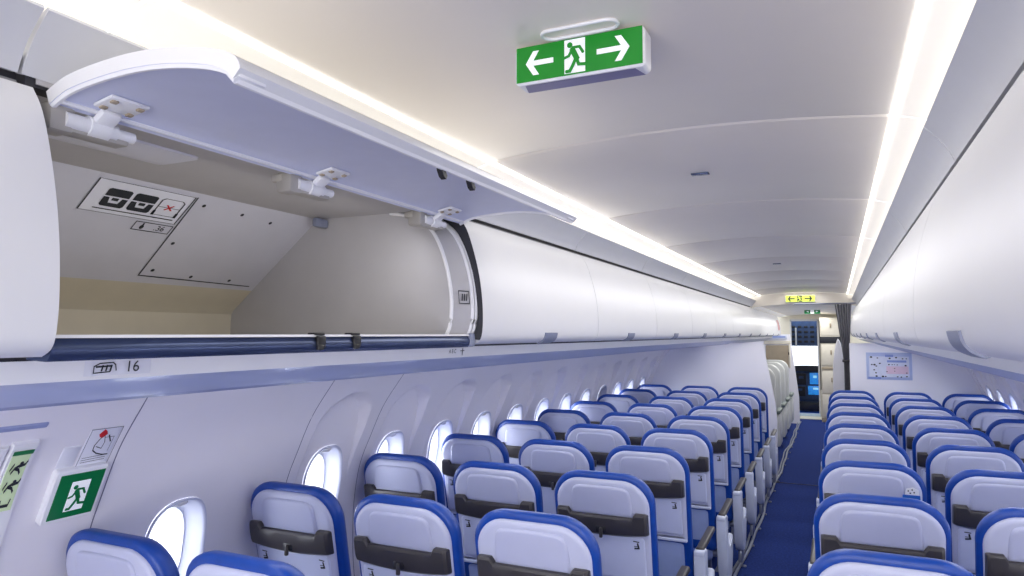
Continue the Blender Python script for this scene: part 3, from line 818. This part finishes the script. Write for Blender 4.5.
# track cover beside the aisle
mb = MB(); pts = []; y = 1.3
while y < 15.2:
    pts.append((-.292+.010*math.sin(y*2.1)+.006*math.sin(y*5.3+1), y, .016)); y += .10
mb.tube(pts, .013, 8); mb.tube([(x-.034-.006*math.sin(q[1]*3), q[1], .012) for x, q in ((p[0], p) for p in pts)], .010, 8)
o = tag(mb.build('floor_track_cover', M['track']), 'thin grey double floor track cover running along the aisle edge', 'track cover')
mb = MB()
for k in range(22): 
    y = 2.3+.56*k; mb.box((-.272, y, .008), (.030, .016, .016), .004)
mb.build('track_clip', M['track'], o)

# ------------------------------------------------------------------ front bulkheads of the economy cabin
def wall_edge(z0, z1, side, n=20): return [(side*(WX(z)-.0), z) for z in [z0+(z1-z0)*k/n for k in range(n+1)]]
mb = MB()
prof = wall_edge(0, 1.66, -1)+[(-.43, 1.66), (-.423, 1.62), (-.36, 1.25), (-.30, .93), (-.285, .70), (-.29, 0)]
mb.extrude(prof, YBULK, YBULK+.04); struct(mb.build('wall_front_left', M['bulk'], smooth=False))
mb = MB(); prof = wall_edge(0, 1.66, 1)+[(.545, 1.66), (.545, 0)]
mb.extrude(prof, YBULK, YBULK+.04); struct(mb.build('wall_front_right', M['bulk'], smooth=False))
# poster
t = thing('safety_poster', 'pale blue framed safety poster with small drawings on the front bulkhead', 'poster', (.955, YBULK, 1.395))
W, H = .47, .315
mb = MB(); mb.box((0, -.002, 0), (W, .012, H), .003); mb.build('board', M['poster'], t)
f = lambda u, v: (-W/2+W*u, -.0095, -H/2+H*v)
mb = MB(); mb.poly([(.06, .10), (.94, .10), (.94, .86), (.06, .86)], f); mb.build('sheet', M['posterw'], t, smooth=False)
f = lambda u, v: (-W/2+W*u, -.0105, -H/2+H*v)
for a0, a1, c0, c1 in ((.42, .60, .84, .93), (.46, .88, .64, .72), (.03, .32, .02, .10)):
    mb = MB(); mb.poly([(a0, c0), (a1, c0), (a1, c1), (a0, c1)], f); mb.build('blue_block', M['posterb'], t, smooth=False)
mb = MB(); mb.poly([(.44, .22), (.92, .22), (.92, .50), (.44, .50)], f); mb.build('pink_block', M['posterr'], t, smooth=False)
f = lambda u, v: (-W/2+W*u, -.0115, -H/2+H*v)
mb = MB()
for u, v, r in ((.11, .83, .03), (.25, .80, .02), (.52, .79, .026), (.66, .82, .025), (.80, .78, .02), (.88, .78, .016), (.12, .55, .022), (.18, .55, .03), (.22, .50, .022), (.30, .60, .024), (.50, .56, .022), (.57, .56, .016), (.62, .56, .014), (.68, .555, .016), (.86, .53, .026), (.17, .36, .022), (.21, .25, .024), (.45, .3, .018), (.62, .42, .016), (.62, .32, .015), (.88, .26, .018), (.36, .12, .03), (.42, .12, .02), (.22, .13, .028), (.68, .12, .02), (.76, .11, .02), (.88, .13, .022)):
    mb.disc((u, v), r, f, 7, r*1.1)
mb.build('drawing', M['ink'], t, smooth=False)
# curtain
def curtain_x(s, z):
    k = max(0., min(1., (2.16-z)/.75)); l = .398+.090*k; r = .60-.045*k
    return l+(r-l)*s
mb = MB(); rows = []
for i in range(25):
    z = 2.165-1.95*i/24
    rows.append([(curtain_x(s/60, z), 10.16+.032*math.sin(s/60*2*PI*6)*(1-.3*s/60), z) for s in range(61)])
mb.grid(rows); o = tag(mb.build('curtain', M['curtain'], recalc=False), 'dark grey gathered curtain hanging at the cabin divider by the galley', 'curtain')
mb = MB(); mb.tube([(-.1, 10.16, 2.175), (.66, 10.16, 2.175)], .009, 8); mb.build('curtain_rod', M['metal'], o)
mb = MB(); mb.box((.52, 10.11, 1.42), (.10, .02, .035), .006); mb.build('tie_back', M['bar'], o)
# white tapering divider wing next to the curtain
mb = MB(); o = spline([(.345, .0), (.345, .9), (.352, 1.30), (.375, 1.52), (.405, 1.66), (.43, 1.70), (.46, 1.64), (.50, 1.50), (.53, 1.25), (.54, .9), (.54, .0)], 5)
mb.pillow(list(reversed(o)), [(.012, 0), (0, .012), (0, .035), (.012, .047)], lambda a, b, d: (a, 10.9+d, b)); tag(mb.build('divider_wing', M['bulk']), 'white tapering divider standing between the curtain and the galley', 'divider')

# business cabin seats seen past the partition
def bseat(label, loc):
    t = thing('business_seat', label, 'airline seat', loc, 'cream seats beyond the partition')
    t10 = math.tan(math.radians(10))
    fb_ = lambda x, z, d: (x, (1.30-z)*t10+d, z)
    mb = MB(); mb.pillow(back_outline(.27, 1.30, .28, .16, .16), [(.02, -.01), (0, .01), (0, .10), (.03, .14)], fb_); mb.build('seat_shell', M['bseat'], t, angle=60)
    mb = MB(); mb.box((0, .44, .42), (.50, .50, .14), .04); mb.build('seat_cushion', M['bseat'], t)
    for s_ in (-1, 1):
        mb = MB(); mb.box((s_*.285, .38, .66), (.075, .50, .05), .015); a = mb.build('armrest', M['barm'], t)
        mb = MB(); mb.box((s_*.285, .38, .40), (.06, .46, .46), .03); mb.build('arm_side', M['bseat'], a)
    for yy in (.2, .58):
        mb = MB(); mb.box((0, yy, .15), (.36, .05, .30), .01); mb.build('leg', M['metal'], t)
    return t
b0 = None
for i in range(4):
    lab = 'cream seat beyond the partition, %s past it along the aisle' % ordn[i]
    loc = (-.665, 10.5+1.0*i, 0)
    if b0 is None: b0 = bseat(lab, loc)
    else: dup(b0, loc, lab)

# ------------------------------------------------------------------ front end: closet, galley, cockpit
YC = 15.0
t = thing('closet', 'cream closet wall with inset taupe panel beside the cockpit doorway', 'closet', (0, YC, 0))
mb = MB(); mb.extrude([(-1.6, 0), (-1.6, 1.765), (-.44, 1.765), (-.425, 1.60), (-.35, .95), (-.30, .50), (-.30, 0)], 0, .10); mb.build('closet_body', M['bulk'], t, smooth=False)
mb = MB(); mb.pillow(rrect(-.90, -.47, 1.10, 1.545, .01), [(0, 0), (0, -.012)], lambda a, b, d: (a, d, b)); mb.build('inset_panel', M['taupe'], t)
mb = MB(); mb.box((-.68, -.012, 1.60), (.50, .024, .07), .006); mb.box((-.452, -.012, 1.34), (.025, .024, .50), .006); mb.build('panel_frame', M['cream'], t)
mb = MB(); mb.box((-.47, -.018, 1.38), (.02, .012, .05), .003); mb.build('handle', M['bar'], t)
mb = MB(); mb.box((-.72, -.038, 1.705), (.46, .028, .085), .004); o = mb.build('placard', M['posterw'], t)
mb = MB(); mb.box((-.72, -.054, 1.712), (.40, .006, .03)); mb.build('blue_stripe', M['posterb'], o)
# front wall with doorway
mb = MB()
for bx0, bx1, z0, z1 in ((-1.9, -.507, 0, 2.3), (.055, 1.9, 0, 2.3), (-.507, .055, 2.08, 2.3)):
    mb.box(((bx0+bx1)/2, YEND+.03, (z0+z1)/2), (bx1-bx0, .06, z1-z0))
struct(mb.build('wall_front', M['cream'], smooth=False))
mb = MB(); mb.box((-.50, YEND-.01, 1.04), (.03, .03, 2.08)); mb.box((.045, YEND-.01, 1.04), (.03, .03, 2.08)); mb.box((-.226, YEND-.01, 2.07), (.57, .03, .04))
struct(mb.build('door_1', M['valance'], smooth=False))
mb = MB(); mb.box((-.22, YEND-.30, .006), (.60, .50, .012)); struct(mb.build('trim_%d' % (tr+2), M['step'], smooth=False))
mb = MB(); mb.box((-.226, YEND+.03, .030), (.55, .16, .06)); struct(mb.build('trim_%d' % (tr+3), M['stepl'], smooth=False))
# galley cupboard
t = thing('galley_cupboard', 'tall cream galley cupboard with stacked doors right of the cockpit doorway', 'cupboard', (0, 15.45, 0))
mb = MB(); mb.box((.36, .45, 1.05), (.53, .88, 2.10), .006); mb.build('carcass', M['cream'], t)
for z0, z1 in ((1.74, 2.04), (1.14, 1.56), (.58, 1.02), (.10, .55)):
    mb = MB(); mb.box((.36, -.001, (z0+z1)/2), (.48, .022, z1-z0), .006); d = mb.build('door', M['cream'], t)
    mb = MB(); mb.box((.30, -.018, (z0+z1)/2+.05), (.03, .016, .09), .004); mb.build('latch', M['taupe'], d)
mb = MB(); mb.box((.36, -.004, 1.65), (.53, .02, .13), .004); mb.build('dark_band', M['cockd'], t)
mb = MB(); mb.box((.36, -.004, 1.08), (.48, .02, .05), .004); mb.build('shelf_strip', M['taupe'], t)
mb = MB(); mb.box((.36, -.003, .05), (.53, .02, .07)); mb.build('plinth', M['taupe'], t)
mb = MB(); mb.box((.094, .0, 1.35), (.012, .03, 1.40)); mb.build('edge_strip', M['cockd'], t)
# cockpit
t = thing('instrument_panel', 'cockpit instrument panel with blue-lit displays seen through the doorway', 'instrument panel', (-.20, 17.5, 0))
mb = MB(); mb.extrude([(-.8, .28), (-.8, .93), (.8, .93), (.8, .28)], 0, .10); mb.build('panel_face', M['cock'], t, smooth=False)
mb = MB(); mb.pillow(spline([(-.84, .92), (-.8, .97), (-.5, 1.02), (0, 1.045), (.5, 1.02), (.8, .97), (.84, .92)], 3), [(0, -.14), (0, .11)], lambda a, b, d: (a, d, b)); mb.build('glareshield', M['cockd'], t)
for x0, x1, z0, z1, m_ in ((-.30, -.06, .60, .86, 'cockd'), (.02, .20, .62, .88, 'screen'), (.22, .42, .60, .86, 'screen'), (-.02, .26, .38, .58, 'screen'), (-.36, -.08, .34, .56, 'cockd')):
    mb = MB(); mb.box(((x0+x1)/2, -.006, (z0+z1)/2), (x1-x0, .012, z1-z0), .004); o = mb.build('display', M[m_], t)
    mb = MB(); mb.box(((x0+x1)/2+.02, -.014, (z0+z1)/2+.04), ((x1-x0)*.4, .004, (z1-z0)*.22)); mb.build('readout', M['screenw'] if m_ == 'screen' else M['cock'], o)
mb = MB(); mb.box((.02, -.14, .13), (.46, .26, .20), .03); mb.build('centre_pedestal', M['cockd'], t)
t = thing('overhead_switch_panel', 'dark blue cockpit overhead switch panel above the windscreen', 'switch panel', (-.22, 17.1, 1.50))
mb = MB(); mb.extrude([(-.9, 0), (-.9, .62), (.9, .62), (.9, 0)], .0, .06); mb.build('panel_face', M['cock'], t, smooth=False)
for i in range(4):
    for j in range(5):
        mb = MB(); mb.box((-.26+.13*j, -.006, .10+.11*i), (.08, .014, .05), .003); mb.build('switch_module', M['cockd'], t)
mb = MB(); mb.box((-.21, -.02, .20), (.03, .05, .42)); mb.build('centre_strut', M['valance'], t)
mb = MB(); mb.box((-.22, 16.98, -.02), (1.9, 1.1, .04)); struct(mb.build('floor_cockpit', M['cfloor'], smooth=False))
for sx, nm in ((-1.15, 'wall_cockpit_left'), (.75, 'wall_cockpit_right')):
    mb = MB(); mb.box((sx, 17.0, 1.1), (.04, 1.08, 2.2)); struct(mb.build(nm, M['cock'], smooth=False))
mb = MB(); mb.box((-.2, 17.0, 2.22), (1.9, 1.1, .04)); struct(mb.build('ceiling_cockpit', M['cock'], smooth=False))
mb = MB(); mb.box((-.2, 17.66, 1.28), (1.9, .006, .55)); struct(mb.build('window_99', M['glass'], smooth=False))
mb = MB(); mb.box((-.2, 17.66, .45), (1.9, .04, .95)); struct(mb.build('wall_cockpit_front', M['cock'], smooth=False))

# ------------------------------------------------------------------ light
w = bpy.data.worlds.new('World'); S.world = w; w.use_nodes = True
bg = w.node_tree.nodes['Background']; bg.inputs[0].default_value = (.90, .95, 1., 1); bg.inputs[1].default_value = 2.6
def area(name, loc, rot, sx, sy, power, col=(1, 1, 1)):
    l = bpy.data.lights.new(name, 'AREA'); l.shape = 'RECTANGLE'; l.size = sx; l.size_y = sy; l.energy = power; l.color = col
    o = bpy.data.objects.new(name, l); C.objects.link(o); o.location = loc; o.rotation_euler = rot
    return o
area('ceiling_fill_light', (0, 5.85, 2.32), (0, 0, 0), .5, 8.9, 40, (1, .985, .96))  # added fill under the ceiling, not a fitted lamp
area('ceiling_fill_light', (0, -1.5, 2.32), (0, 0, 0), .5, 1.9, 8, (1, .985, .96))  # second added ceiling fill, behind the camera
area('rear_fill_light', (0, -2.3, 1.15), (math.radians(102), 0, 0), 3.2, 1.6, 92, (1, .98, .97))  # added fill behind the camera, brightens seat backs and walls
area('bin_fill_light', (-.69, 1.21, 2.06), (0, math.radians(38), 0), .03, 1.0, 1.5, (1, .99, 1))  # added to brighten the bin interior; no fitted lamp there
for side in (-1, 1):
    area('cove_light', (side*.69, 4.0, 2.20), (0, math.radians(180-side*42), 0), .04, 12.5, 7.5, (1, .95, .88))
    area('side_fill_light', (side*1.15, 3.6, 1.655), (0, math.radians(48*side), 0), .10, 10.6, 42, (1, .985, .98))  # added inward fill below the bins, brightens seats and opposite wall
    area('sky_light', (side*2.35, 5.5, 1.15), (0, math.radians(90*side), 0), 0.7, 8.5, 260, (.95, .95, 1))
area('forward_fill_light', (0, 13.2, 2.15), (0, 0, 0), .5, 5, 40, (1, .98, .95))  # added area light to brighten the forward zone
area('cockpit_light', (-.2, 17.0, 2.1), (0, 0, 0), .8, .6, 6, (.8, .9, 1))

# ------------------------------------------------------------------ camera
cam = bpy.data.cameras.new('Camera'); cam.sensor_width = 36; cam.lens = 695.2/1024*36; cam.clip_start = .02
co = bpy.data.objects.new('Camera', cam); C.objects.link(co)
fpx = 695.2; d = Vector((836.9-512, -(334.-288), -fpx)).normalized()
a = math.asin(d.x); p = math.atan2(-d.y, -d.z)
fwd = Vector((-math.sin(a)*math.cos(p), math.cos(a)*math.cos(p), math.sin(p))); rt = Vector((math.cos(a), math.sin(a), 0)); up = rt.cross(fwd)
mw = Matrix((rt, up, -fwd)).transposed().to_4x4(); mw.translation = (.415, 0, 1.77)
co.matrix_world = mw; S.camera = co
S.view_settings.view_transform = 'Standard'; S.view_settings.look = 'None'; S.view_settings.exposure = -.1
S.cycles.use_denoising = True
S.cycles.max_bounces = 10; S.cycles.diffuse_bounces = 6; S.cycles.transparent_max_bounces = 16
